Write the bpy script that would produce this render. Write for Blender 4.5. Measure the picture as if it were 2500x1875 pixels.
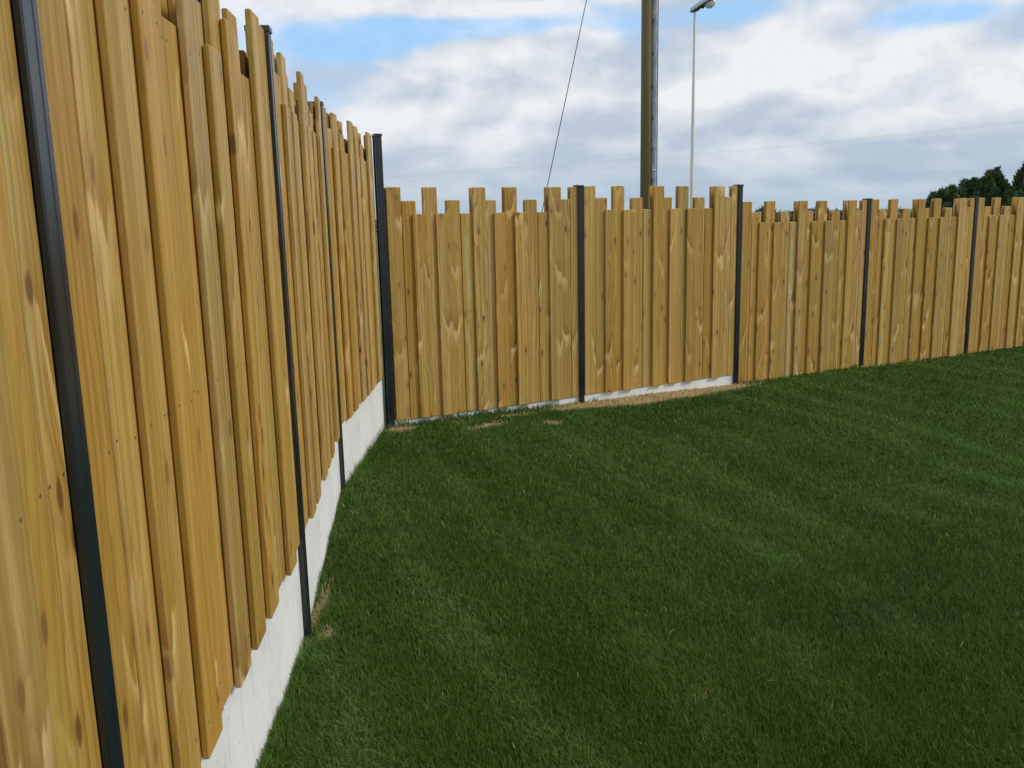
import bpy, bmesh, math, random
import numpy as np
from mathutils import Matrix, Vector

random.seed(7); rng = np.random.default_rng(11)
S = bpy.context.scene
COL = S.collection
for o in list(bpy.data.objects): bpy.data.objects.remove(o)
EYE = 1.55
R = math.radians

# ------------------------------------------------------------------ camera
def cam_matrix():
    down = Vector((254.0, -11400.0, -2130.0)).normalized()
    up = -down
    fw = Vector((0, 0, -1)); fw = (fw - up * fw.dot(up)).normalized()
    rt = fw.cross(up)
    return Matrix((rt, fw, up))
cam = bpy.data.cameras.new('camera'); cam_o = bpy.data.objects.new('camera', cam)
COL.objects.link(cam_o); S.camera = cam_o
cam.sensor_width = 36.0; cam.lens = 2130.0 / 2500 * 36.0
cam.clip_start = 0.05; cam.clip_end = 6000
cam_o.matrix_world = Matrix.Translation((0, 0, EYE)) @ cam_matrix().to_4x4()

# ------------------------------------------------------------------ node helpers
class NT:
    def __init__(s, tree): s.t = tree; tree.nodes.clear()
    def n(s, typ, **kw):
        nd = s.t.nodes.new(typ)
        for k, v in kw.items(): setattr(nd, k, v)
        return nd
    def link(s, a, b): s.t.links.new(a, b)
    def put(s, sock, v):
        if isinstance(v, bpy.types.NodeSocket): s.link(v, sock)
        elif v is not None: sock.default_value = v
    def m(s, op, a, b=None, c=None, clamp=False):
        nd = s.n('ShaderNodeMath', operation=op); nd.use_clamp = clamp
        s.put(nd.inputs[0], a)
        if b is not None: s.put(nd.inputs[1], b)
        if c is not None: s.put(nd.inputs[2], c)
        return nd.outputs[0]
    def add(s, a, b): return s.m('ADD', a, b)
    def sub(s, a, b): return s.m('SUBTRACT', a, b)
    def mul(s, a, b): return s.m('MULTIPLY', a, b)
    def ss(s, v, lo, hi, a=0.0, b=1.0, smooth=True):
        nd = s.n('ShaderNodeMapRange'); nd.interpolation_type = 'SMOOTHSTEP' if smooth else 'LINEAR'
        s.put(nd.inputs[0], v); s.put(nd.inputs[1], lo); s.put(nd.inputs[2], hi); s.put(nd.inputs[3], a); s.put(nd.inputs[4], b)
        return nd.outputs[0]
    def mix(s, f, a, b, mode='MIX'):
        nd = s.n('ShaderNodeMix', data_type='RGBA', blend_type=mode)
        s.put(nd.inputs[0], f)
        s.put(nd.inputs[6], a if isinstance(a, bpy.types.NodeSocket) else (*a, 1))
        s.put(nd.inputs[7], b if isinstance(b, bpy.types.NodeSocket) else (*b, 1))
        return nd.outputs[2]
    def xyz(s, x, y, z):
        nd = s.n('ShaderNodeCombineXYZ'); s.put(nd.inputs[0], x); s.put(nd.inputs[1], y); s.put(nd.inputs[2], z); return nd.outputs[0]
    def sep(s, v):
        nd = s.n('ShaderNodeSeparateXYZ'); s.link(v, nd.inputs[0]); return nd.outputs
    def vm(s, op, a, b):
        nd = s.n('ShaderNodeVectorMath', operation=op); s.put(nd.inputs[0], a)
        if op == 'SCALE': s.put(nd.inputs[3], b)
        else: s.put(nd.inputs[1], b)
        return nd.outputs[0]
    def noise(s, v, scale, detail=4, rough=.5, dist=0.0):
        nd = s.n('ShaderNodeTexNoise'); s.link(v, nd.inputs['Vector'])
        nd.inputs['Scale'].default_value = scale; nd.inputs['Detail'].default_value = detail
        nd.inputs['Roughness'].default_value = rough; nd.inputs['Distortion'].default_value = dist
        return nd.outputs[0]

# ------------------------------------------------------------------ world: cloudy bright sky
SUN_EL, SUN_AZ = 42.0, 98.0      # azimuth clockwise from +Y (the way the camera looks)
W = bpy.data.worlds.new('World'); S.world = W; W.use_nodes = True
w = NT(W.node_tree)
sky = w.n('ShaderNodeTexSky', sky_type='NISHITA'); sky.sun_disc = False
sky.sun_elevation = R(SUN_EL); sky.sun_rotation = R(SUN_AZ); sky.altitude = 50; sky.air_density = 1.0; sky.dust_density = 0.6
geo = w.n('ShaderNodeTexCoord')
dx, dy, dz = w.sep(geo.outputs['Generated'])
az = w.mul(w.m('ARCTAN2', dx, dy), 57.29578)
el = w.mul(w.m('ARCSINE', dz), 57.29578)
def gauss(a0, e0, sa, se, amp):
    u = w.mul(w.sub(az, a0), 1.0 / sa); v = w.mul(w.sub(el, e0), 1.0 / se)
    q = w.add(w.mul(u, u), w.mul(v, v))
    return w.mul(w.m('EXPONENT', w.mul(q, -1.0)), amp)
def total(lst):
    r = lst[0]
    for x in lst[1:]: r = w.add(r, x)
    return r
# cloud coordinates: seen edge-on near the horizon, so stretched sideways there
P = w.xyz(w.mul(dx, 1.0), w.mul(dy, 1.0), w.mul(dz, 1.75))
warp = w.noise(P, 3.2, 3, .5)
Pw = w.vm('ADD', P, w.vm('SCALE', w.xyz(warp, warp, warp), 0.10))
n_big = w.noise(Pw, 6.0, 6, .45)
n_det = w.noise(w.vm('ADD', Pw, (0.0, 0.0, 3.1)), 15.0, 7, .5)
n_shift = w.noise(w.vm('ADD', Pw, (-0.012, 0.0, 0.036)), 6.0, 6, .45)
n_mid = w.noise(w.vm('ADD', w.xyz(dx, dy, w.mul(dz, 1.8)), (7.3, 0.0, 0.0)), 9.0, 6, .52)
Pb = w.xyz(w.mul(dx, 1.3), w.mul(dy, 1.3), w.mul(dz, 13.0))
n_band = w.noise(Pb, 3.4, 5, .5, .3)
# cover: positive = cloud, negative = open sky
cover = total([w.mul(w.sub(n_big, .5), 2.6), w.mul(w.sub(n_det, .5), 1.9), w.ss(el, 15.0, 35.0, .65, .05),
    gauss(-9.5, 10.9, 5.0, 1.15, -2.3), gauss(-3.0, 11.6, 5.0, .62, -2.0), gauss(2.5, 11.9, 3.5, .6, -1.0),
    gauss(13.0, 12.0, 3.4, .7, -.75), gauss(26.0, 10.7, 4.4, .6, -1.05), gauss(7.5, 11.2, 2.2, 1.0, -.7),
    gauss(-6.5, 14.0, 6.5, 1.1, 1.3), gauss(-.6, 9.7, 4.6, 1.55, 1.2), gauss(16.0, 9.5, 6.0, 1.5, 1.0), gauss(24.0, 8.2, 6.0, 1.3, .9),
    w.ss(el, 2.0, 9.8, 1.9, 0.0)])
mask = w.ss(cover, -.60, .85)
light = total([w.mul(w.sub(n_big, n_shift), 6.0), w.mul(w.sub(n_mid, .5), 1.7), w.mul(w.sub(n_band, .5), w.ss(el, 3.5, 8.0, 1.3, .0)), w.mul(w.sub(n_det, .5), .95), w.ss(el, 1.5, 8.5, .20, .55),
    gauss(-1.0, 10.2, 4.0, 1.1, .40), gauss(-5.2, 9.0, 2.2, .9, .25), gauss(20.0, 8.8, 4.0, .8, .28), gauss(27.0, 7.6, 4.0, .8, .22),
    gauss(-1.2, 6.1, 4.6, .60, -.34), gauss(-7.0, 7.8, 1.5, .6, -.2), gauss(1.5, 8.2, 2.6, .5, -.15), gauss(3.8, 6.8, 3.0, .5, -.18), gauss(13.5, 9.0, 2.2, .7, -.22), gauss(-2.5, 4.2, 5.0, .6, -.18), gauss(17.0, 6.4, 3.5, .5, -.16)])
light = w.ss(light, -.05, 1.0, 0.0, 1.0, False)
cl = w.mix(light, (0.385, 0.450, 0.528), (0.650, 0.665, 0.69))
hz = w.ss(el, 0.0, 7.0, .78, 0.0)
cl = w.mix(hz, cl, w.mix(w.ss(n_band, .3, .7), (0.270, 0.362, 0.455), (0.350, 0.435, 0.515)))
# cloud brightness raised with elevation above the frame, added to light the scene
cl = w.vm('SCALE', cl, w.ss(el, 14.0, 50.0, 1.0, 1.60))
blue = w.mix(0.30, w.vm('SCALE', sky.outputs[0], 0.11), (0.35, 0.54, 0.76))
blue = w.mix(w.ss(el, 9.0, 30.0, .75, 0.0), blue, (0.275, 0.49, 0.77))
blue = w.mix(w.ss(n_mid, .42, .72, 0.0, .6), blue, (0.60, 0.68, 0.78))
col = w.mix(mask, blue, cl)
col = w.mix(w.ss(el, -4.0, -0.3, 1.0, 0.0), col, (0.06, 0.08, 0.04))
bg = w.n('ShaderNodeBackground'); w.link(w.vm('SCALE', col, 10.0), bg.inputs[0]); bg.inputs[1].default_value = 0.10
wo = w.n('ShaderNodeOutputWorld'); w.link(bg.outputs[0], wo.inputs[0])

sun = bpy.data.lights.new('sun', 'SUN'); sun.energy = 1.5; sun.angle = R(16); sun.color = (1.0, .95, .87)
so = bpy.data.objects.new('sun', sun); COL.objects.link(so); so.location = (4, -3, 9)
sd = Vector((math.sin(R(SUN_AZ)) * math.cos(R(SUN_EL)), math.cos(R(SUN_AZ)) * math.cos(R(SUN_EL)), math.sin(R(SUN_EL))))
so.rotation_euler = sd.to_track_quat('Z', 'Y').to_euler()
S.view_settings.view_transform = 'Standard'; S.view_settings.look = 'None'
S.view_settings.exposure = 0.40; S.view_settings.gamma = 1.0; S.view_settings.use_curve_mapping = False

# ------------------------------------------------------------------ object helpers
def tag(o, label=None, cat=None, group=None, kind=None):
    if label: o['label'] = label
    if cat: o['category'] = cat
    if group: o['group'] = group
    if kind: o['kind'] = kind
    return o
def empty(name, loc, rz=0.0):
    o = bpy.data.objects.new(name, None); COL.objects.link(o); o.location = loc; o.rotation_euler = (0, 0, rz)
    o.empty_display_size = .2; return o
def link(name, me, parent=None, loc=(0, 0, 0), rz=0.0):
    o = bpy.data.objects.new(name, me); COL.objects.link(o)
    o.location = loc; o.rotation_euler = (0, 0, rz)
    if parent: o.parent = parent
    return o
def mesh(name, verts, faces, mat=None, smooth=False):
    me = bpy.data.meshes.new(name); me.from_pydata([tuple(v) for v in verts], [], faces)
    if mat: me.materials.append(mat)
    if smooth:
        for p in me.polygons: p.use_smooth = True
    me.update(); return me
def bm_mesh(name, bm, mat, smooth=False):
    me = bpy.data.meshes.new(name); bm.to_mesh(me); bm.free(); me.materials.append(mat)
    if smooth:
        for p in me.polygons: p.use_smooth = True
    return me
def box_bm(bm, x0, x1, y0, y1, z0, z1, bev=0.0):
    r = bmesh.ops.create_cube(bm, size=1.0)
    for v in r['verts']:
        v.co = Vector(((x0 + x1) / 2 + v.co.x * (x1 - x0), (y0 + y1) / 2 + v.co.y * (y1 - y0), (z0 + z1) / 2 + v.co.z * (z1 - z0)))
    if bev:
        es = list({e for v in r['verts'] for e in v.link_edges})
        bmesh.ops.bevel(bm, geom=es, offset=bev, segments=2, affect='EDGES', profile=.5)
def tube(pts, radii, seg=12, cap=True):
    vs, fs = [], []
    pts = [Vector(p) for p in pts]
    if not hasattr(radii, '__len__'): radii = [radii] * len(pts)
    for i, p in enumerate(pts):
        d = (pts[min(i + 1, len(pts) - 1)] - pts[max(i - 1, 0)]).normalized()
        a = d.cross(Vector((0, 0, 1)) if abs(d.z) < .9 else Vector((1, 0, 0))).normalized(); b = d.cross(a)
        for k in range(seg):
            t = 2 * math.pi * k / seg
            vs.append(p + (a * math.cos(t) + b * math.sin(t)) * radii[i])
    for i in range(len(pts) - 1):
        for k in range(seg):
            k2 = (k + 1) % seg
            fs.append((i * seg + k, i * seg + k2, (i + 1) * seg + k2, (i + 1) * seg + k))
    if cap:
        fs.append(tuple(range(seg))[::-1]); fs.append(tuple((len(pts) - 1) * seg + k for k in range(seg)))
    return vs, fs

# ------------------------------------------------------------------ materials
def material(name):
    m = bpy.data.materials.new(name); m.use_nodes = True
    t = NT(m.node_tree); out = t.n('ShaderNodeOutputMaterial'); b = t.n('ShaderNodeBsdfPrincipled')
    t.link(b.outputs[0], out.inputs[0]); return m, t, b
def bump(t, b, h, strength, dist=.001):
    nd = t.n('ShaderNodeBump'); nd.inputs['Strength'].default_value = strength; nd.inputs['Distance'].default_value = dist
    t.link(h, nd.inputs['Height']); t.link(nd.outputs[0], b.inputs['Normal'])

def wood_material():
    m, t, b = material('treated_pine')
    tc = t.n('ShaderNodeTexCoord'); oi = t.n('ShaderNodeObjectInfo'); rnd = oi.outputs['Random']
    r2 = t.m('FRACT', t.mul(rnd, 57.31)); r3 = t.m('FRACT', t.mul(rnd, 191.7)); r4 = t.m('FRACT', t.mul(rnd, 431.3))
    P0 = t.vm('ADD', tc.outputs['Object'], t.xyz(t.mul(rnd, 41.0), t.mul(r2, 23.0), t.mul(r3, 67.0)))
    x, y, z = t.sep(P0)
    # knots: sparse cells along the board, grain bends round them
    kp = t.xyz(t.mul(x, 7.0), t.mul(y, 7.0), t.add(t.mul(z, 1.9), t.mul(t.sub(t.noise(t.xyz(t.mul(x, 3.0), 0.0, t.mul(z, .8)), 1.0, 2, .5), .5), .9)))
    vo = t.n('ShaderNodeTexVoronoi', feature='F1'); t.link(kp, vo.inputs['Vector']); vo.inputs['Scale'].default_value = 1.0
    vo.inputs['Randomness'].default_value = .9
    kd = vo.outputs['Distance']; kc = t.sep(vo.outputs['Color'])[0]
    kon = t.ss(kc, .30, .42)
    bend = t.mul(t.m('EXPONENT', t.mul(t.mul(kd, kd), -26.0)), kon)
    pos = vo.outputs['Position']; kz = t.sub(t.sep(kp)[2], t.sep(pos)[2])
    warp = t.noise(t.xyz(t.mul(x, 5.0), t.mul(y, 5.0), t.mul(z, .9)), 1.0, 3, .5)
    warp2 = t.noise(t.xyz(t.mul(x, 24.0), t.mul(y, 24.0), t.mul(z, 5.0)), 1.0, 3, .5)
    F = t.add(t.add(t.mul(x, 30.0), t.mul(warp, t.ss(r4, 0.0, 1.0, 2.0, 9.0))), t.add(t.mul(bend, 4.0), t.mul(warp2, .8)))
    saw = t.m('FRACT', F)
    ring = t.mul(t.ss(saw, .35, .92), t.ss(saw, .92, 1.0, 1.0, 0.0))
    fine = t.noise(t.xyz(t.mul(x, 420.0), t.mul(y, 420.0), t.mul(z, 6.0)), 1.0, 3, .6)
    stripe = t.noise(t.xyz(t.mul(x, 24.0), t.mul(y, 24.0), t.mul(z, .30)), 1.0, 2, .5)
    lines = t.noise(t.xyz(t.mul(x, 120.0), t.mul(y, 120.0), t.mul(z, .9)), 1.0, 4, .6)
    pores = t.noise(t.xyz(t.mul(x, 300.0), t.mul(y, 300.0), t.mul(z, 14.0)), 1.0, 2, .5)
    patch = t.noise(t.xyz(t.mul(x, 9.0), t.mul(y, 9.0), t.mul(z, 1.3)), 1.0, 4, .6)
    c = t.mix(t.ss(stripe, .40, .60), (.415, .245, .048), (.565, .360, .112))
    c = t.mix(t.mul(t.ss(stripe, .46, .40), .55), c, (.400, .290, .066))
    c = t.mix(t.mul(t.ss(lines, .50, .68), .52), c, (.26, .150, .034)); c = t.mix(t.mul(t.ss(lines, .46, .30), .35), c, (.66, .44, .155)); c = t.mix(t.mul(t.ss(pores, .62, .70), .42), c, (.20, .11, .03))
    c = t.mix(t.ss(r2, .55, 1.0, 0.0, .42), c, (.44, .235, .065))
    c = t.mix(t.mul(t.ss(patch, .50, .66), t.ss(r3, .2, 1.0, .05, .45)), c, (.40, .34, .105))
    # pale green treatment streak on a few boards
    gs = t.mul(t.ss(t.noise(t.xyz(t.mul(x, 30.0), t.mul(y, 30.0), t.mul(z, 1.1)), 1.0, 2, .5), .56, .64), t.ss(r4, .80, .84))
    c = t.mix(t.mul(gs, .28), c, (.46, .50, .22))
    c = t.mix(t.mul(ring, t.ss(r3, 0.0, 1.0, .18, .60)), c, (.26, .125, .028))
    c = t.mix(t.mul(t.ss(fine, .48, .66), .34), c, (.30, .17, .06))
    # pale flare beside knots, dark heart
    kx = t.sub(t.mul(x, 7.0), t.sep(pos)[0])
    kc2 = t.sep(vo.outputs['Color'])[1]
    lop = t.ss(kc2, 0.0, 1.0, -.8, .8, False)
    rag = t.noise(t.xyz(t.mul(x, 70.0), t.mul(y, 70.0), t.mul(z, 7.0)), 1.0, 3, .6)
    v = t.add(t.sub(t.sub(kz, t.mul(t.m('ABSOLUTE', kx), t.ss(kc2, 0.0, 1.0, .5, .15))), t.mul(kx, lop)), t.add(t.mul(t.sub(warp2, .5), .55), t.mul(t.sub(rag, .5), .20)))
    flare = t.mul(t.mul(t.ss(kd, .56, .22), kon), t.mul(t.ss(v, -.005, -.07), t.ss(v, -.27, -.05)))
    c = t.mix(t.mul(flare, t.ss(kc, .3, 1.0, .25, .72)), c, (.84, .62, .28))
    shade = t.mul(t.mul(t.ss(kd, .50, .15), kon), t.mul(t.ss(v, -.07, .0), t.ss(v, .32, .02)))
    c = t.mix(t.mul(shade, .55), c, (.27, .135, .028))
    heart = t.mul(t.ss(kd, .115, .06), kon)
    c = t.mix(t.mul(heart, t.ss(r2, 0.0, 1.0, .35, .95)), c, (.14, .06, .02))
    v2 = t.n('ShaderNodeTexVoronoi', feature='F1', voronoi_dimensions='2D'); t.link(t.xyz(t.mul(x, 11.0), t.mul(z, 4.4), 0.0), v2.inputs['Vector']); v2.inputs['Scale'].default_value = 1.0
    k2 = t.mul(t.ss(t.add(v2.outputs['Distance'], t.mul(t.sub(rag, .5), .10)), .15, .07), t.ss(t.sep(v2.outputs['Color'])[2], .74, .78))
    halo = t.mul(t.ss(v2.outputs['Distance'], .42, .12), t.ss(t.sep(v2.outputs['Color'])[2], .74, .78))
    c = t.mix(t.mul(halo, .30), c, (.34, .17, .045))
    c = t.mix(t.mul(k2, t.ss(r3, 0.0, 1.0, .45, .9)), c, (.15, .065, .02))
    vv = t.n('ShaderNodeHueSaturation'); t.link(c, vv.inputs['Color'])
    t.link(t.ss(rnd, 0.0, 1.0, .91, 1.08, False), vv.inputs['Value']); t.link(t.ss(r2, 0.0, 1.0, .97, 1.07, False), vv.inputs['Saturation'])
    t.link(vv.outputs[0], b.inputs['Base Color'])
    b.inputs['Roughness'].default_value = .52; b.inputs['Specular IOR Level'].default_value = .30
    bump(t, b, t.add(t.mul(fine, .5), t.mul(ring, .6)), .35, .0012)
    return m
M_WOOD = wood_material()

def metal_dark():
    m, t, b = material('anthracite_coated_metal')
    tc = t.n('ShaderNodeTexCoord'); n = t.noise(tc.outputs['Object'], 3.0, 6, .6)
    n2 = t.noise(t.vm('MULTIPLY', tc.outputs['Object'], (60.0, 60.0, 2.0)), 1.0, 4, .6)
    c = t.mix(t.ss(n, .3, .7), (.007, .011, .0145), (.012, .017, .022)); c = t.mix(t.mul(t.ss(n2, .66, .78), .25), c, (.05, .055, .055))
    t.link(c, b.inputs['Base Color']); t.link(t.ss(n, .3, .7, .22, .34), b.inputs['Roughness']); b.inputs['Specular IOR Level'].default_value = .7
    bump(t, b, t.noise(tc.outputs['Object'], 700.0, 2, .5), .05, .0005); return m
M_POST = metal_dark()

def concrete():
    m, t, b = material('cast_concrete')
    tc = t.n('ShaderNodeTexCoord'); o = tc.outputs['Object']; x, y, z = t.sep(o)
    big = t.noise(o, 2.2, 5, .6); st = t.noise(t.xyz(t.mul(x, 28.0), t.mul(y, 28.0), t.mul(z, 5.5)), 1.0, 5, .65)
    sp = t.noise(t.xyz(t.mul(x, 150.0), t.mul(y, 150.0), t.mul(z, 45.0)), 1.0, 2, .5)
    c = t.mix(t.ss(big, .3, .7), (.68, .675, .62), (.80, .79, .735))
    c = t.mix(t.mul(t.ss(st, .52, .72), .45), c, (.46, .475, .455))
    c = t.mix(t.mul(t.ss(sp, .65, .72), .50), c, (.30, .28, .24))
    mud = t.mul(t.ss(t.add(z, t.mul(t.sub(big, .5), .09)), .150, .108), .55)
    c = t.mix(mud, c, (.30, .27, .20))
    fl = t.noise(t.xyz(t.mul(x, 9.0), t.mul(y, 9.0), t.mul(z, 3.0)), 1.0, 5, .6); c = t.mix(t.mul(t.ss(fl, .56, .74), .16), c, (.52, .53, .49))
    t.link(c, b.inputs['Base Color']); b.inputs['Roughness'].default_value = .85
    bump(t, b, t.add(sp, t.mul(st, 1.5)), .35, .003); return m
M_CONC = concrete()

def simple(name, c1, c2, scale=8.0, rough=.6, stretch=(1, 1, 1), metal=0.0, bmp=0.0):
    m, t, b = material(name); tc = t.n('ShaderNodeTexCoord')
    n = t.noise(t.vm('MULTIPLY', tc.outputs['Object'], tuple(float(s) for s in stretch)), scale, 6, .6)
    t.link(t.mix(t.ss(n, .32, .68), c1, c2), b.inputs['Base Color']); b.inputs['Roughness'].default_value = rough
    b.inputs['Metallic'].default_value = metal
    if bmp: bump(t, b, n, bmp, .01)
    return m
M_NAIL = simple('nail_heads', (.05, .035, .02), (.12, .10, .08), 300, .6)
M_POLE = simple('creosoted_pole', (.155, .108, .050), (.185, .152, .060), 3.0, .85, (5, 5, .25), 0, .6)
M_GALV = simple('galvanised_guard', (.22, .25, .27), (.40, .43, .45), 5.0, .5, (4, 4, 1.2), .25)
M_BLACK = simple('black_rubber', (.012, .012, .012), (.02, .02, .02), 5, .6)
M_WIRE = simple('stay_wire', (.035, .042, .05), (.06, .065, .07), 5, .6)
M_LAMPPOLE = simple('cream_lamp_column', (.66, .63, .53), (.80, .77, .67), 4.0, .7, (3, 3, .4))
M_SHELL = simple('pale_grey_lantern_shell', (.42, .47, .43), (.52, .57, .53), 5, .5)
M_TRAY = simple('olive_lantern_underside', (.060, .068, .038), (.10, .105, .06), 9, .7)
M_TRAYD = simple('lantern_vent', (.012, .013, .010), (.02, .02, .015), 9, .8)
def glass():
    m, t, b = material('clear_bowl'); b.inputs['Base Color'].default_value = (.80, .82, .84, 1); b.inputs['Roughness'].default_value = .25
    b.inputs['Transmission Weight'].default_value = .35; return m
M_BOWL = glass()

# ------------------------------------------------------------------ ground
def gz(x, y):
    x = np.clip(np.asarray(x, float), -3, 9); y = np.asarray(y, float)
    base = -1.540 - .0160 * np.clip(y - 5.0, 0, 8) - .0080 * np.clip(x, 0, 9)
    und = .006 * np.sin(x * 2.1 + y * .7) * np.sin(y * 1.7 - x * .4) + .004 * np.sin(x * 5.3 + 1.0) * np.sin(y * 4.1)
    return EYE + base + und

P_L = [np.array(p) for p in [(-.553, -.480), (-.674, 1.296), (-.794, 3.074), (-1.001, 4.901), (-.995, 6.680)]]
P0 = np.array([-.945, 6.815]) * .978; P0 = P0 - np.array([.020, .011]); P1 = np.array([.62, 7.66]) * .978; P2 = np.array([2.226, 8.545]) * .978
dd = (P2 - P1) / np.linalg.norm(P2 - P1)
P_R = [P0, P1, P2] + [P2 + dd * 1.79 * k for k in (1, 2, 3, 4)]
LAWN = [P_L[0]] + P_L[1:4] + [(P_L[4] + P0) / 2] + P_R[1:] + [np.array([13.0, 11.5]), np.array([13.0, -3.0]), np.array([-.4, -3.0])]
def inside(px, py, poly, ):
    c = np.zeros(px.shape, bool); n = len(poly); j = n - 1
    for i in range(n):
        xi, yi = poly[i]; xj, yj = poly[j]
        if yi != yj:
            c ^= ((yi > py) != (yj > py)) & (px < (xj - xi) * (py - yi) / (yj - yi) + xi)
        j = i
    return c

# dry / bare patches: (x, y, radius x, radius y, angle, strength)
def along(A, B, s, off=0.0):
    d = (B - A) / np.linalg.norm(B - A); return A + d * s + np.array([d[1], -d[0]]) * off
fa = math.atan2(dd[1], dd[0])
PATCH = []
def patch(p, rx, ry, a, s): PATCH.append((p[0], p[1], rx, ry, a, s))
patch(along(P1, P2, -.05, .14), .36, .13, fa, 1.3); patch(along(P1, P2, .42, .16), .46, .17, fa, 1.6)
patch(along(P1, P2, .95, .14), .46, .17, fa, 1.5); patch(along(P1, P2, 1.45, .10), .46, .14, fa, 1.4)
patch(along(P0, P1, .62, .42), .20, .08, fa, .85); patch(along(P0, P1, .50, .16), .12, .06, fa, .5)
patch(along(P0, P1, 1.02, .18), .22, .06, fa, .7); patch(along(P0, P1, 1.1, .62), .08, .10, fa, .7)
patch(along(P0, P1, .0, .12), .14, .11, fa, .9); patch(along(P_L[2], P_L[3], .22, .012), .020, .26, 0, 1.2)
patch(along(P_L[2], P_L[3], .03, .07), .04, .05, 0, .7); patch(along(P_R[3], P_R[4], .15, .03), .28, .04, fa, .7)
patch((.60, 2.60), .07, .05, .3, .27); patch((-.06, 2.70), .05, .30, .40, .215); patch((-.32, 2.8), .05, .3, .35, .20)
def dryness(x, y):
    v = np.zeros_like(x)
    for (cx, cy, rx, ry, a, s) in PATCH:
        u = (x - cx) * math.cos(a) + (y - cy) * math.sin(a); w_ = -(x - cx) * math.sin(a) + (y - cy) * math.cos(a)
        v = np.maximum(v, s * np.exp(-((u / rx) ** 2 + (w_ / ry) ** 2) ** 1.2))
    return v

def soil_mat():
    m, t, b = material('turf_soil'); g = t.n('ShaderNodeNewGeometry'); p = g.outputs['Position']
    n = t.noise(p, 45.0, 6, .65); n2 = t.noise(p, 3.0, 4, .6); at = t.n('ShaderNodeAttribute'); at.attribute_name = 'dry'
    c = t.mix(t.ss(n, .35, .65), (.020, .032, .008), (.034, .050, .013)); c = t.mix(t.mul(t.ss(n2, .5, .7), .4), c, (.045, .05, .02))
    dc = t.mix(t.ss(n, .38, .62), (.24, .17, .08), (.50, .38, .18))
    c = t.mix(t.ss(t.add(at.outputs['Fac'], t.mul(t.sub(n, .5), .6)), .35, .75), c, dc)
    t.link(c, b.inputs['Base Color']); b.inputs['Roughness'].default_value = .95; bump(t, b, n, .8, .02); return m
M_SOIL = soil_mat()
def grid_mesh(name, x0, x1, y0, y1, nx, ny, zf, mat):
    xs = np.linspace(x0, x1, nx); ys = np.linspace(y0, y1, ny); X, Y = np.meshgrid(xs, ys); Z = zf(X, Y)
    v = np.stack([X, Y, Z], -1).reshape(-1, 3)
    f = [(j * nx + i, j * nx + i + 1, (j + 1) * nx + i + 1, (j + 1) * nx + i) for j in range(ny - 1) for i in range(nx - 1)]
    me = mesh(name, v, f, mat, True); a = me.attributes.new('dry', 'FLOAT', 'POINT')
    a.data.foreach_set('value', dryness(v[:, 0], v[:, 1]).astype(np.float32)); return me
tag(link('ground', grid_mesh('ground', -3, 14, -4, 13.5, 240, 240, gz, M_SOIL)), kind='structure')
# rough field beyond, out to the horizon
def field_mat():
    m, t, b = material('field_grass'); g = t.n('ShaderNodeNewGeometry'); p = g.outputs['Position']
    n = t.noise(p, .35, 8, .65); c = t.mix(t.ss(n, .35, .65), (.045, .075, .022), (.10, .12, .045)); t.link(c, b.inputs['Base Color'])
    b.inputs['Roughness'].default_value = .95; return m
zf = EYE - 1.80
tag(link('field', mesh('field', [(-2500, -2500, zf), (2500, -2500, zf), (2500, 2500, zf), (-2500, 2500, zf)], [(0, 1, 2, 3)], field_mat())), kind='structure')

# ------------------------------------------------------------------ fence
BW, BT = .120, .018
Hs = {'T': 1.79, 'M': 1.69, 'L': 1.59}
PATTERN = [('A', .040, 0, 'T'), ('B', .165, 0, 'M'), ('C', .250, 1, 'L'), ('D', .350, 0, 'T'), ('E', .447, 1, 'L'), ('F', .550, 0, 'M'),
           ('G', .676, 0, 'L'), ('H', .778, 1, 'T'), ('I', .882, 0, 'M'), ('J', .972, 1, 'L'), ('K', 1.078, 0, 'T'), ('L', 1.170, 1, 'L'),
           ('M', 1.275, 0, 'M'), ('N', 1.400, 0, 'L'), ('O', 1.502, 1, 'T'), ('P', 1.605, 0, 'M'), ('Q', 1.728, 0, 'T')]
def board_mesh(name, wd, h, rt):
    # front outline in x-z with rounded top corners; bevelled front and back edges
    pts = [(0, 0), (wd, 0)]
    for k in range(4):
        a = math.pi / 2 * k / 3; pts.append((wd - rt + rt * math.cos(a), h - rt + rt * math.sin(a)))
    for k in range(4):
        a = math.pi / 2 * (1 + k / 3); pts.append((rt + rt * math.cos(a), h - rt + rt * math.sin(a)))
    n = len(pts); cx, cz = wd / 2, h / 2; b1 = .0035
    def inset(p, d): return (cx + (p[0] - cx) * (1 - d / cx), cz + (p[1] - cz) * (1 - d / cz))
    rings = [([inset(p, b1) for p in pts], 0.0), ([inset(p, b1 * .3) for p in pts], b1 * .3), (pts, b1), (pts, BT - b1), ([inset(p, b1) for p in pts], BT)]
    vs = [(x, yy, z) for ring, yy in rings for x, z in ring]
    fs = [tuple(range(n))]
    for r in range(len(rings) - 1):
        for i in range(n):
            j = (i + 1) % n
            fs.append((r * n + i, (r + 1) * n + i, (r + 1) * n + j, r * n + j))
    fs.append(tuple((len(rings) - 1) * n + i for i in range(n))[::-1])
    me = mesh(name, vs, fs, M_WOOD); return me
BOARD = {}
def board(kind, wd=BW, rt=.007, extra=0.0):
    k = (kind, wd, rt, extra)
    if k not in BOARD: BOARD[k] = board_mesh('board', wd, Hs[kind] + extra, rt)
    return BOARD[k]

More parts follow.
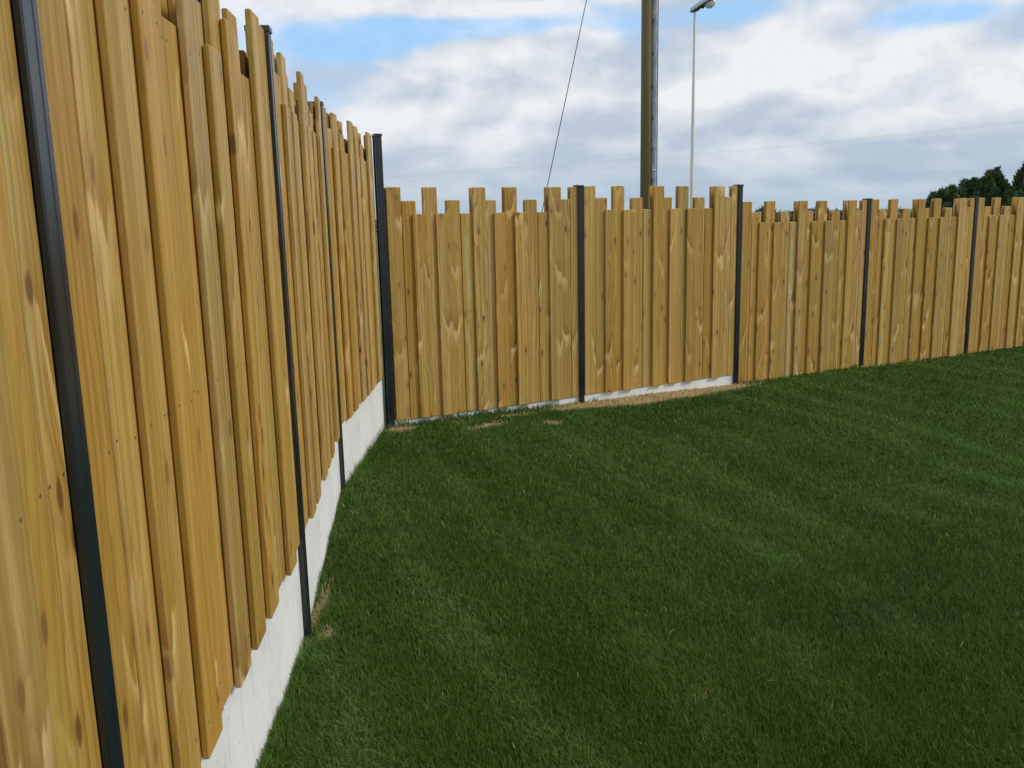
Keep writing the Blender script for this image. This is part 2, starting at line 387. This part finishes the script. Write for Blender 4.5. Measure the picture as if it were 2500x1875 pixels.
def panel(A, B, zb, label, override=None, shift=None, rt=.006):
    """zb: height of the boards' lower ends relative to the eye"""
    d = B - A; L = float(np.linalg.norm(d)); rz = math.atan2(d[1], d[0]); k = L / 1.83
    root = empty('timber_fence', (A[0], A[1], EYE + zb), rz)
    tag(root, label, 'fence', 'timber panels slotted between the dark posts')
    nails = []
    for (nm, s, pr, h) in PATTERN:
        if override and nm in override: h = override[nm]
        wd = .074 if nm == 'Q' else BW * k
        if shift and nm in shift: s = shift[nm]
        s2 = s * k + random.uniform(-.0015, .0015)
        yo = (-.0198 if pr else 0.0) + random.uniform(-.0006, .0006)
        o = link('board', board(h, wd, rt), root, (s2, yo, random.uniform(-.002, .002)), 0)
        o.rotation_euler = (0, random.uniform(-.0009, .0009), 0)
        for zz in (.085, .785, 1.545):
            for xx in (.016, wd - .016):
                nails.append((s2 + xx + random.uniform(-.004, .004), yo - .0004, zz + random.uniform(-.012, .012)))
        # the matching board on the far side
        yb = (.048 if pr else .030)
        e = .007 if nm in 'DFMH' else 0.0
        ob = link('board', board(h, wd, rt), root, (s2 + e, yb + random.uniform(-.0006, .0006), random.uniform(-.002, .002)), 0)
    for zz in (.06, .760, 1.52):
        bm = bmesh.new(); box_bm(bm, .03, L - .03, .0190, .0292, 0, .05); link('rail', bm_mesh('rail', bm, M_WOOD), root, (0, 0, zz))
    vs, fs = [], []
    for (x, y, z) in nails:
        b0 = len(vs); r = .0034
        for i in range(6): vs.append((x + r * math.cos(i * math.pi / 3), y, z + r * math.sin(i * math.pi / 3)))
        fs.append(tuple(b0 + i for i in range(6)))
    tag(link('nail_heads', mesh('nail_heads', vs, fs, M_NAIL), root), kind='stuff')
    return root

def gravel_board(A, B, ztop, depth, label):
    d = B - A; L = float(np.linalg.norm(d)); rz = math.atan2(d[1], d[0])
    bm = bmesh.new(); box_bm(bm, .018, L - .018, .010, .050, 0, depth, .004)
    o = link('gravel_board', bm_mesh('gravel_board', bm, M_CONC), None, (A[0], A[1], EYE + ztop - depth), rz)
    tag(o, label, 'gravel board', 'concrete boards under the timber panels'); return o

PW = .052
def post_profile():
    # H-section post: slightly ribbed front, from a closed outline, extruded
    w2 = PW / 2; f, b_ = -.013, .060
    out = [(-w2, f + .003), (-w2 + .003, f), (-.010, f), (-.0085, f + .0012), (.0085, f + .0012), (.010, f), (w2 - .003, f), (w2, f + .003),
           (w2, f + .012), (w2 - .008, f + .012), (w2 - .008, b_ - .012), (w2, b_ - .012), (w2, b_ - .002), (w2 - .002, b_), (-w2 + .002, b_), (-w2, b_ - .002),
           (-w2, b_ - .012), (-w2 + .008, b_ - .012), (-w2 + .008, f + .012), (-w2, f + .012)]
    return out
def post(p, ztop, rz, label):
    zg = float(gz(p[0], p[1])); h = EYE + ztop - zg + .3
    root = empty('fence_post', (p[0], p[1], zg - .3), rz)
    tag(root, label, 'fence post', 'dark metal posts between the fence panels')
    out = post_profile(); n = len(out)
    vs = [(x, y, 0) for x, y in out] + [(x, y, h - .004) for x, y in out]
    fs = [(i, (i + 1) % n, n + (i + 1) % n, n + i) for i in range(n)] + [tuple(n + i for i in range(n))]
    link('post_shaft', mesh('post_shaft', vs, fs, M_POST), root)
    bm = bmesh.new(); box_bm(bm, -PW / 2 - .0035, PW / 2 + .0035, -.0175, .0645, h - .018, h + .001, .0025)
    link('post_cap', bm_mesh('post_cap', bm, M_POST), root)

def ang(A, B): return math.atan2(B[1] - A[1], B[0] - A[0])
aL = [ang(P_L[i], P_L[i + 1]) for i in range(4)]; aR = fa
ZL = -1.151
panel(P_L[0], P_L[1], ZL, 'timber panel at the left edge of the photo, before the nearest dark post', None, None, .003)
panel(P_L[1], P_L[2], ZL, 'nearest full timber panel, just right of the big dark post, its tops above the frame', {'H': 'M', 'L': 'M'}, {'C': .278, 'E': .458, 'H': .768}, .003)
panel(P_L[2], P_L[3], ZL, 'middle timber panel of the receding left fence, second before the corner post', None, None, .003)
panel(P_L[3], P_L[4], ZL, 'timber panel of the taller left fence that ends at the dark corner post', None, None, .003)
ZR = [-1.522, -1.514, -1.658, -1.652, -1.647, -1.646]
LR = ['timber panel facing the camera, right of the corner post, with reddish brown boards',
      'timber panel behind the strip of straw coloured dead grass, below the wooden utility pole',
      'first of the lower timber panels, right of the step down, standing straight on the lawn',
      'lower timber panel with a pale green streaked board, in front of the conifer\'s left side',
      'timber panel cut by the right edge of the photo, in front of the conifers',
      'last timber panel of the right fence, beyond the one at the photo edge']
GREEN = None
PR = []
for i in range(6): PR.append(panel(P_R[i], P_R[i + 1], ZR[i], LR[i]))
# boards seen to carry a broad pale green band
def green_board_mat():
    m = M_WOOD.copy(); m.name = 'treated_pine_green_streak'; nt = m.node_tree
    b = next(n for n in nt.nodes if n.type == 'BSDF_PRINCIPLED'); src = b.inputs['Base Color'].links[0].from_socket
    t = NT.__new__(NT); t.t = nt
    tc = t.n('ShaderNodeTexCoord'); x, y, z = t.sep(tc.outputs['Object'])
    wob = t.noise(t.xyz(0.0, 0.0, t.mul(z, 2.2)), 1.0, 4, .6)
    u = t.sub(x, t.add(.045, t.mul(t.sub(wob, .5), .14)))
    band = t.mul(t.ss(t.m('ABSOLUTE', u), .030, .004), t.ss(t.noise(tc.outputs['Object'], 9.0, 4, .6), .30, .50))
    t.link(t.mix(t.mul(band, .42), src, (.50, .58, .28)), b.inputs['Base Color']); return m
M_GREEN = green_board_mat()
def make_green(pn, idx, lab):
    bs = sorted([c for c in pn.children if c.name.startswith('board') and c.location.y < .01], key=lambda c: c.location.x)
    o = bs[idx]; o.data = o.data.copy(); o.data.materials[0] = M_GREEN; o['label'] = lab
make_green(PR[3], 2, 'pale green streaked board'); make_green(PR[2], 6, 'board with a pale green streak')
make_green(PR[0], 6, 'board with a green tinged lower end')

post(P_L[1], .652, aL[1], 'nearest dark metal post, running the full height of the photo at left')
post(P_L[2], .652, (aL[1] + aL[2]) / 2, 'second dark metal post of the left fence, cap against the blue sky')
post(P_L[3], .652, (aL[2] + aL[3]) / 2, 'third dark metal post of the left fence, just before the corner')
post((P_L[4] + P0) / 2 + np.array([.021, -.012]), .652, R(24), 'tall dark corner post where the two fences meet')
post(P1, .284, aR, 'dark post right of the corner, left end of the dead grass strip')
post(P2, .289, aR, 'dark post where the fence top steps down, right end of the dead grass strip')
post(P_R[3], .148, aR, 'dark post between the first and second lower panels, left of the conifers')
post(P_R[4], .155, aR, 'dark post standing in front of the broad conifer, near the right edge')
post(P_R[5], .158, aR, 'dark post just beyond the right edge of the photo')

GB = ['white concrete board under the panel at the left edge', 'long white concrete board along the lawn under the nearest full panel',
      'white concrete board between the second and third left posts', 'white concrete board ending at the corner post, deepest visible one']
for i in range(4): gravel_board(P_L[i], P_L[i + 1], ZL + .004, .50, GB[i])
gravel_board(P_R[0], P_R[1], ZR[0] + .004, .30, 'thin strip of concrete board right of the corner post')
gravel_board(P_R[1], P_R[2], ZR[1] + .004, .30, 'grey white concrete board behind the straw coloured dead grass')
for i in range(2, 6): pass

# ------------------------------------------------------------------ lawn blades
def lawn():
    N = 1650000
    r_max = 12.8
    # sample polar about the camera, denser near
    u = rng.random(N)
    r = np.empty(N); sel = rng.random(N) < .30
    r[sel] = np.sqrt(1.0 + u[sel] * (3.0 ** 2 - 1.0)); r[~sel] = (3 ** .55 + u[~sel] * (r_max ** .55 - 3 ** .55)) ** (1 / .55)
    a = np.radians(rng.uniform(-34, 62, N)); x = r * np.sin(a); y = r * np.cos(a)
    ok = inside(x, y, LAWN) & (x < 9.5) & (a < np.radians(42))
    x, y, r = x[ok], y[ok], r[ok]
    # thin out dry patches
    dry = dryness(x, y)
    jitter = rng.random(len(x))
    keep = ~((dry > .55) & (jitter < np.clip((dry - .8) * .5, 0, .22)))
    # bare dark soil gap beside the second post
    x, y, r, dry = x[keep], y[keep], r[keep], dry[keep]
    n = len(x); print('blades', n)
    z = gz(x, y) - .002
    def lf(fx, fy, ph): return np.sin(x * fx + y * fy + ph)
    wx = x + .35 * np.sin(y * 1.1 + .5) + .2 * np.sin(x * 2.3 + y * 1.9); wy = y + .3 * np.sin(x * 1.3) + .15 * np.sin(x * 3.1 - y * 2.2)
    def vn(s, seed):  # value noise
        g = np.random.default_rng(seed).random((256, 256)); fx = (wx * s) % 256; fy = (wy * s + 40) % 256
        i = fx.astype(int); j = fy.astype(int); u_ = fx - i; v_ = fy - j; u_ = u_ * u_ * (3 - 2 * u_); v_ = v_ * v_ * (3 - 2 * v_)
        i2 = (i + 1) % 256; j2 = (j + 1) % 256; i %= 256; j %= 256
        return (g[i, j] * (1 - u_) + g[i2, j] * u_) * (1 - v_) + (g[i, j2] * (1 - u_) + g[i2, j2] * u_) * v_
    c1 = vn(1.1, 1) * .5 + vn(2.6, 2) * .3 + vn(6.0, 3) * .2
    c2 = vn(.9, 4) * .5 + vn(3.4, 5) * .3 + vn(9.0, 6) * .2
    c3 = vn(14.0, 8)
    ph = (x * .94 + y * .342) * 2 * np.pi / .50 + 3.6 * vn(.8, 7) + 1.2 * vn(4.0, 19)
    strip = np.clip((np.clip(np.sin(ph), 0, 1) ** 1.5 * 1.1 + .12) * np.clip(2.2 * vn(1.3, 17) - .3, 0, 1.3), 0, 1)
    scale = np.clip(r / 5.0, .72, 2.4)
    h = (.020 + .020 * rng.random(n) ** 1.3 + .010 * c3) * (1 - .45 * np.clip(dry, 0, 1)) * (.9 + .25 * c1)
    tall = rng.random(n) < .02; h[tall] *= 1.5
    fd = np.full(n, 9.0)
    FL = [P_L[1], P_L[2], P_L[3], (P_L[4] + P0) / 2] + P_R[1:6]
    for A, B in zip(FL[:-1], FL[1:]):
        e = B - A; q = np.clip(((x - A[0]) * e[0] + (y - A[1]) * e[1]) / (e @ e), 0, 1)
        fd = np.minimum(fd, np.hypot(x - A[0] - q * e[0], y - A[1] - q * e[1]))
    edge = np.exp(-(fd / .045) ** 2) * (dry < .5)
    h *= 1 + edge * (.15 + 1.3 * vn(9.0, 23) ** 2 + .8 * (rng.random(n) < .12))
    # longer fringe against the fences
    wdt = (.0013 + .0011 * rng.random(n)) * scale
    comb = 1.91 + 2.2 * (c2 - .5) + np.pi * (strip > .42)
    th = np.where(rng.random(n) < .42, comb + rng.normal(0, .8, n), rng.uniform(0, 2 * np.pi, n))
    lean = np.clip(rng.normal(.55 + .35 * c1, .28, n), .05, 1.3)
    dxx, dyy = np.cos(th), np.sin(th); px, py = -dyy, dxx
    tw = rng.uniform(-1.2, 1.2, n); px, py = px * np.cos(tw) + dxx * np.sin(tw), py * np.cos(tw) + dyy * np.sin(tw)
    m1 = h * .55; s1 = m1 * np.sin(lean * .55); z1 = m1 * np.cos(lean * .55)
    s2 = s1 + h * .45 * np.sin(lean * 1.35); z2 = z1 + h * .45 * np.cos(lean * 1.35)
    V = np.empty((n, 5, 3), np.float32)
    V[:, 0] = np.stack([x - px * wdt, y - py * wdt, z], -1); V[:, 1] = np.stack([x + px * wdt, y + py * wdt, z], -1)
    V[:, 2] = np.stack([x + dxx * s1 + px * wdt * .85, y + dyy * s1 + py * wdt * .85, z + z1], -1)
    V[:, 3] = np.stack([x + dxx * s1 - px * wdt * .85, y + dyy * s1 - py * wdt * .85, z + z1], -1)
    V[:, 4] = np.stack([x + dxx * s2, y + dyy * s2, z + z2], -1)
    k = np.arange(n, dtype=np.int32)[:, None] * 5
    quad = (k + np.array([[0, 1, 2, 3]])); tri = (k + np.array([[3, 2, 4]]))
    loops = np.concatenate([quad, tri], 1).reshape(-1)
    me = bpy.data.meshes.new('lawn_grass')
    me.vertices.add(n * 5); me.vertices.foreach_set('co', V.reshape(-1))
    me.loops.add(n * 7); me.loops.foreach_set('vertex_index', loops.astype(np.int32))
    me.polygons.add(n * 2)
    st = (np.arange(n, dtype=np.int32)[:, None] * 7 + np.array([[0, 4]])).reshape(-1).astype(np.int32)
    me.polygons.foreach_set('loop_start', st)
    me.update(calc_edges=True)
    # blade colours: own colour of each blade, plus painted sheen along the mown stripes
    t = rng.random(n)
    base = np.array([.036, .084, .006]) * (1 - c1[:, None]) + np.array([.066, .126, .010]) * c1[:, None]
    base = base * (.62 + .85 * t[:, None] ** 1.5)
    bl = (strip * .80 + c2 * .20)[:, None]; base = base * (1 - .20 * bl) + np.array([.120, .190, .052]) * .74 * bl  # stripe sheen from blade direction, painted into the colour
    yel = (rng.random(n) < .05 + .10 * (c2 > .62))[:, None]; base = np.where(yel, np.array([.13, .165, .035]) * (.6 + .6 * t[:, None]), base)
    str_ = (rng.random(n) < .0015 + np.clip(dry * 1.5 - .25, 0, .985))[:, None]
    straw = (np.array([.60, .46, .22]) * (.55 + .6 * rng.random((n, 1))))
    base = np.where(str_, straw, base)
    C = np.ones((n, 5, 4), np.float32); C[:, :, :3] = base[:, None, :]
    C[:, 4, :3] = np.clip(C[:, 4, :3] * 1.15, 0, 1)
    a_ = me.color_attributes.new('tint', 'FLOAT_COLOR', 'POINT'); a_.data.foreach_set('color', C.reshape(-1))
    m, tt, b = material('grass_blades'); at = tt.n('ShaderNodeAttribute'); at.attribute_name = 'tint'
    tt.link(at.outputs['Color'], b.inputs['Base Color']); b.inputs['Roughness'].default_value = .55; b.inputs['Specular IOR Level'].default_value = .12
    tr = tt.n('ShaderNodeBsdfTranslucent'); tt.link(at.outputs['Color'], tr.inputs[0])
    mx = tt.n('ShaderNodeMixShader'); mx.inputs[0].default_value = .22
    out = next(nn for nn in tt.t.nodes if nn.type == 'OUTPUT_MATERIAL')
    tt.link(b.outputs[0], mx.inputs[1]); tt.link(tr.outputs[0], mx.inputs[2]); tt.link(mx.outputs[0], out.inputs[0])
    me.materials.append(m)
    o = link('lawn_grass', me); tag(o, 'short dark green mown lawn with straw coloured patches by the fence', 'grass', kind='stuff')
lawn()

# ------------------------------------------------------------------ utility pole, stay wire
def at(azd, D): return np.array([D * math.sin(R(azd)), D * math.cos(R(azd))])
pp = at(8.82, 16.0); zg2 = EYE - 1.8
root = tag(empty('utility_pole', (pp[0], pp[1], zg2)), 'thick brown wooden utility pole with a grey cable guard up its right side', 'utility pole')
vs, fs = tube([(0, 0, 0), (0, 0, 4), (0, 0, 10.4)], [.112, .103, .090], 28)
link('pole_shaft', mesh('pole_shaft', vs, fs, M_POLE, True), root)
# galvanised cable guard: a rounded channel fixed to the right-front of the shaft
gx, gy = .124, -.045
def guard(z0, z1):
    prof = []
    for k in range(9):
        a = math.pi * (1 + k / 8); prof.append((.050 * math.cos(a), .046 * math.sin(a)))
    prof += [(.050, .045), (-.050, .045)]
    n = len(prof); v = [(x, y, z0) for x, y in prof] + [(x, y, z1) for x, y in prof]
    f = [(i, (i + 1) % n, n + (i + 1) % n, n + i) for i in range(n)] + [tuple(range(n))[::-1], tuple(range(n, 2 * n))]
    return mesh('cable_guard', v, f, M_GALV)
for z0, z1 in ((.0, 2.63), (2.645, 6.2), (6.215, 9.4)):
    gd = link('cable_guard', guard(z0, z1), root, (gx, gy, 0))
    vs, fs = [], []
    zz = z0 + .3
    bm = bmesh.new()
    while zz < z1 - .1:
        box_bm(bm, -.040, -.028, -.043, -.030, zz, zz + .06); zz += .53
    link('fixing_slot', bm_mesh('fixing_slot', bm, M_BLACK), gd)
vs, fs = tube([(.180, -.03, 0), (.180, -.03, 9.8)], .008, 8); link('cable', mesh('cable', vs, fs, M_BLACK, True), root)

# stay wire: from near the pole's top down to the ground on its left
top = Vector((pp[0] - .05, pp[1] - .03, EYE + 7.95)); bot = Vector((*at(.55, 15.9), zg2))
vs, fs = tube([top, bot], .0070, 8)
tag(link('stay_wire', mesh('stay_wire', vs, fs, M_WIRE, True)), 'taut slanting steel stay wire left of the utility pole', 'wire')

# twin overhead lines far off
def cable(p, q, sag, rad, name, label):
    p, q = Vector(p), Vector(q); pts = []
    for i in range(33):
        t = i / 32; v = p.lerp(q, t); v.z -= 4 * sag * t * (1 - t); pts.append(v)
    vs, fs = tube(pts, rad, 6); o = tag(link(name, mesh(name, vs, fs, M_WIRE, True)), label, 'wire', 'thin overhead lines crossing the sky'); return o
def overhead(e0, e1, e2, rad, label):
    A3 = at(-7.92, 70); B3 = at(29.8, 70)
    dv = B3 - A3; M3 = None
    mid_t = None
    for k in range(401):
        q = A3 + dv * k / 400
        if math.degrees(math.atan2(q[0], q[1])) >= 9.55: mid_t = k / 400; M3 = q; break
    zA, zM, zB = e0 * 70, e1 * float(np.hypot(*M3)), e2 * 70
    co = np.polyfit([0, mid_t, 1], [zA, zM, zB], 2); pts = []
    for k in range(41):
        t = -.55 + 2.1 * k / 40; q = A3 + dv * t; pts.append((q[0], q[1], EYE + float(np.polyval(co, t))))
    vs, fs = tube(pts, rad, 6)
    tag(link('overhead_wire', mesh('overhead_wire', vs, fs, M_WIRE, True)), label, 'wire', 'thin overhead lines crossing the sky')
overhead(.0532, .0656, .0841, .0038, 'upper of two faint overhead lines rising to the right across the sky')
overhead(.0505, .0634, .0822, .0032, 'lower of two faint overhead lines rising to the right across the sky')

# ------------------------------------------------------------------ street lamp
lp = at(11.66, 27.0)
root = tag(empty('street_lamp', (lp[0], lp[1], zg2)), 'tall slim cream street lamp with a pale tilted lantern, right of the utility pole', 'street lamp')
zt = 1.8 + 27.0 * .2140
vs, fs = tube([(0, 0, 0), (0, 0, 1.2), (0, 0, zt - 1.6), (0, 0, zt)], [.085, .072, .036, .030], 10)
link('lamp_column', mesh('lamp_column', vs, fs, M_LAMPPOLE), root)
f = Vector((.80, -.46, .36)).normalized(); sd_ = Vector((0, 0, 1)).cross(f).normalized(); up_ = f.cross(sd_)
Ml = Matrix((f, sd_, up_)).transposed().to_4x4(); Ml = Ml @ Matrix.Diagonal((1.0, 1.15, 1.25, 1)); Ml.translation = (0, 0, zt + .03)
def loft(name, st, mat, half, seg=14):
    vs, fs = [], []
    for (x, wd, ht, zc) in st:
        for k in range(seg + 1):
            a = math.pi * k / seg
            vs.append((x, wd * math.cos(a), zc + half * ht * math.sin(a)))
    n = seg + 1
    for i in range(len(st) - 1):
        for k in range(n - 1): fs.append((i * n + k, i * n + k + 1, (i + 1) * n + k + 1, (i + 1) * n + k))
        fs.append((i * n, (i + 1) * n, (i + 1) * n + n - 1, i * n + n - 1))
    fs.append(tuple(range(n))); fs.append(tuple((len(st) - 1) * n + k for k in range(n))[::-1])
    return mesh(name, vs, fs, mat, False)
sh = link('lantern_shell', loft('lantern_shell', [(-.13, .045, .05, .0), (-.10, .062, .085, 0), (0, .075, .10, 0), (.12, .095, .115, 0), (.25, .135, .13, 0), (.42, .15, .135, 0), (.58, .13, .11, 0), (.68, .08, .06, 0), (.70, .04, .03, 0)], M_SHELL, 1), root)
sh.matrix_local = Ml
nk = link('lantern_spigot', loft('lantern_spigot', [(-.10, .045, .02, .002), (-.04, .058, .05, .002), (.10, .062, .055, .002), (.22, .055, .015, .002)], M_TRAY, -1), root); nk.matrix_local = Ml
ty = link('gear_tray', loft('gear_tray', [(.14, .085, .01, -.002), (.19, .11, .03, -.002), (.30, .135, .04, -.002), (.45, .142, .04, -.002), (.60, .112, .03, -.002), (.665, .07, .012, -.002)], M_TRAY, -1), root); ty.matrix_local = Ml
bw = link('lamp_bowl', loft('lamp_bowl', [(.30, .03, .03, -.022), (.33, .08, .08, -.022), (.42, .115, .125, -.022), (.52, .10, .115, -.022), (.60, .06, .07, -.022), (.63, .02, .03, -.022)], M_BOWL, -1), root); bw.matrix_local = Ml
bm = bmesh.new(); box_bm(bm, .20, .255, -.05, .05, -.052, -.034, .003); vp = link('vent_panel', bm_mesh('vent_panel', bm, M_TRAYD), root); vp.matrix_local = Ml

# ------------------------------------------------------------------ trees beyond the fence
def leaf_mat(name, a, b_):
    m, t, b = material(name); at_ = t.n('ShaderNodeAttribute'); at_.attribute_name = 'leaf'
    g = t.n('ShaderNodeNewGeometry'); n = t.noise(g.outputs['Position'], 1.4, 4, .6)
    c = t.mix(at_.outputs['Fac'], a, b_); c = t.mix(t.mul(t.ss(n, .50, .68), .35), c, tuple(v * 1.9 for v in b_))
    t.link(c, b.inputs['Base Color']); b.inputs['Roughness'].default_value = .7; b.inputs['Specular IOR Level'].default_value = .2; return m
M_CON = leaf_mat('conifer_foliage', (.030, .058, .024), (.095, .145, .048))
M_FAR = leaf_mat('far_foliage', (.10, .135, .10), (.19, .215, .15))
M_BARK = simple('bark', (.06, .045, .03), (.11, .085, .06), 8, .9)
def foliage(name, clumps, per, size, mat, upright=.6, seed=1):
    """clumps: list of (x,y,z,radius,height). Each is filled with small leaf-spray triangles"""
    g = np.random.default_rng(seed); V, A = [], []
    for (cx, cy, cz, rr, hh) in clumps:
        n = int(per * g.uniform(.7, 1.3)); t = g.random(n) ** .8; a = g.uniform(0, 2 * np.pi, n)
        rad = rr * (1 - t) ** .75 * (.55 + .5 * g.random(n)); c = np.stack([cx + rad * np.cos(a), cy + rad * np.sin(a), cz + hh * t], -1)
        d = np.stack([np.cos(a) * (1 - upright * t), np.sin(a) * (1 - upright * t), np.full(n, upright) + .25 * g.normal(size=n)], -1)
        d += g.normal(0, .28, d.shape); d /= np.linalg.norm(d, axis=1)[:, None]
        s = g.normal(size=(n, 3)); s -= d * (s * d).sum(1)[:, None]; s /= np.linalg.norm(s, axis=1)[:, None]
        L = size * g.uniform(.6, 1.5, n)[:, None]; wv = L * g.uniform(.16, .34, n)[:, None]
        V.append(np.stack([c - s * wv, c + s * wv, c + d * L], 1)); A.append(np.repeat(np.clip(g.random(n) * .7 + .3 * g.random(), 0, 1), 3))
    V = np.concatenate(V).reshape(-1, 3); A = np.concatenate(A); nf = len(V) // 3
    me = bpy.data.meshes.new(name); me.vertices.add(len(V)); me.vertices.foreach_set('co', V.astype(np.float32).reshape(-1))
    me.loops.add(len(V)); me.loops.foreach_set('vertex_index', np.arange(len(V), dtype=np.int32)); me.polygons.add(nf)
    me.polygons.foreach_set('loop_start', np.arange(nf, dtype=np.int32) * 3); me.update(calc_edges=True)
    at_ = me.attributes.new('leaf', 'FLOAT', 'POINT'); at_.data.foreach_set('value', A.astype(np.float32)); me.materials.append(mat); return me
def conifer(azc, D, outline, label, seed, depth=2.2):
    """outline: [(az, top height above the eye)] of the crown"""
    g = np.random.default_rng(seed); c0 = at(azc, D)
    root = tag(empty('conifer_tree', (c0[0], c0[1], zg2)), label, 'tree', 'dark conifers beyond the right fence')
    azs = [o[0] for o in outline]; hs = [o[1] for o in outline]; cl = []
    a0, a1 = azs[0], azs[-1]; n = int(300 * (a1 - a0) / 4.4) + 60
    for i in range(n):
        a = g.uniform(a0, a1); top = np.interp(a, azs, hs) + 1.8; dep = g.uniform(-1, 1); dpt = depth * dep
        top *= (1 - .35 * dep * dep)
        lev = g.random() ** .6; zt_ = top * lev if lev < .93 else top
        hh = g.uniform(.40, .85); p = at(a, D + dpt)
        cl.append((p[0] - c0[0], p[1] - c0[1], max(zt_ - hh, .1), g.uniform(.14, .28), hh))
    for (a, h) in outline[1:-1]:     # leaders along the top
        for _ in range(4):
            p = at(a + g.uniform(-.12, .12), D + g.uniform(-.5, .5)); hh = g.uniform(.3, .6)
            cl.append((p[0] - c0[0], p[1] - c0[1], h + 1.8 - hh + g.uniform(-.12, .06), .2, hh))
    link('crown', foliage('crown', cl, 120, .15, M_CON, .80, seed), root)
    vs, fs = tube([(0, 0, 0), (0, 0, 1.2), (.05, 0, max(hs) + .9)], [.20, .15, .03], 10); link('trunk', mesh('trunk', vs, fs, M_BARK, True), root)
D = 42
def H(px_el): return D * px_el * .84
conifer(27.3, D, [(25.1, H(.010)), (25.6, H(.021)), (26.0, H(.024)), (26.5, H(.030)), (27.1, H(.034)), (27.6, H(.0345)), (28.05, H(.036)), (28.35, H(.042)), (28.6, H(.047)), (28.8, H(.040)), (29.05, H(.031)), (29.4, H(.024))],
        'broad dark conifer with a pointed tip beyond the right fence', 3)
conifer(30.4, D - 1, [(29.35, H(.012)), (29.6, H(.026)), (29.9, H(.043)), (30.3, H(.052)), (30.9, H(.045)), (31.6, H(.03)), (32.4, H(.02))], 'dark pointed conifer cut off by the right edge of the photo', 5)

def far_tree(azd, D, w_, h, label, seed):
    g = np.random.default_rng(seed); c0 = at(azd, D); root = tag(empty('distant_tree', (c0[0], c0[1], zg2)), label, 'tree', 'distant trees just above the low boards')
    cl = []
    for _ in range(70):
        u = g.uniform(-1, 1); v = g.uniform(-1, 1); q = math.sqrt(max(0, 1 - .8 * u * u)) * (1 - .3 * abs(v))
        zz = g.random() ** .6 * h * q; cl.append((u * w_ / 2, v * w_ / 2, max(zz - .8, .1), 1.0, 1.0 + .6 * g.random()))
    link('crown', foliage('crown', cl, 60, .5, M_FAR, .4, seed), root)
    vs, fs = tube([(0, 0, 0), (0, 0, h * .6)], [.3, .1], 8); link('trunk', mesh('trunk', vs, fs, M_BARK), root)
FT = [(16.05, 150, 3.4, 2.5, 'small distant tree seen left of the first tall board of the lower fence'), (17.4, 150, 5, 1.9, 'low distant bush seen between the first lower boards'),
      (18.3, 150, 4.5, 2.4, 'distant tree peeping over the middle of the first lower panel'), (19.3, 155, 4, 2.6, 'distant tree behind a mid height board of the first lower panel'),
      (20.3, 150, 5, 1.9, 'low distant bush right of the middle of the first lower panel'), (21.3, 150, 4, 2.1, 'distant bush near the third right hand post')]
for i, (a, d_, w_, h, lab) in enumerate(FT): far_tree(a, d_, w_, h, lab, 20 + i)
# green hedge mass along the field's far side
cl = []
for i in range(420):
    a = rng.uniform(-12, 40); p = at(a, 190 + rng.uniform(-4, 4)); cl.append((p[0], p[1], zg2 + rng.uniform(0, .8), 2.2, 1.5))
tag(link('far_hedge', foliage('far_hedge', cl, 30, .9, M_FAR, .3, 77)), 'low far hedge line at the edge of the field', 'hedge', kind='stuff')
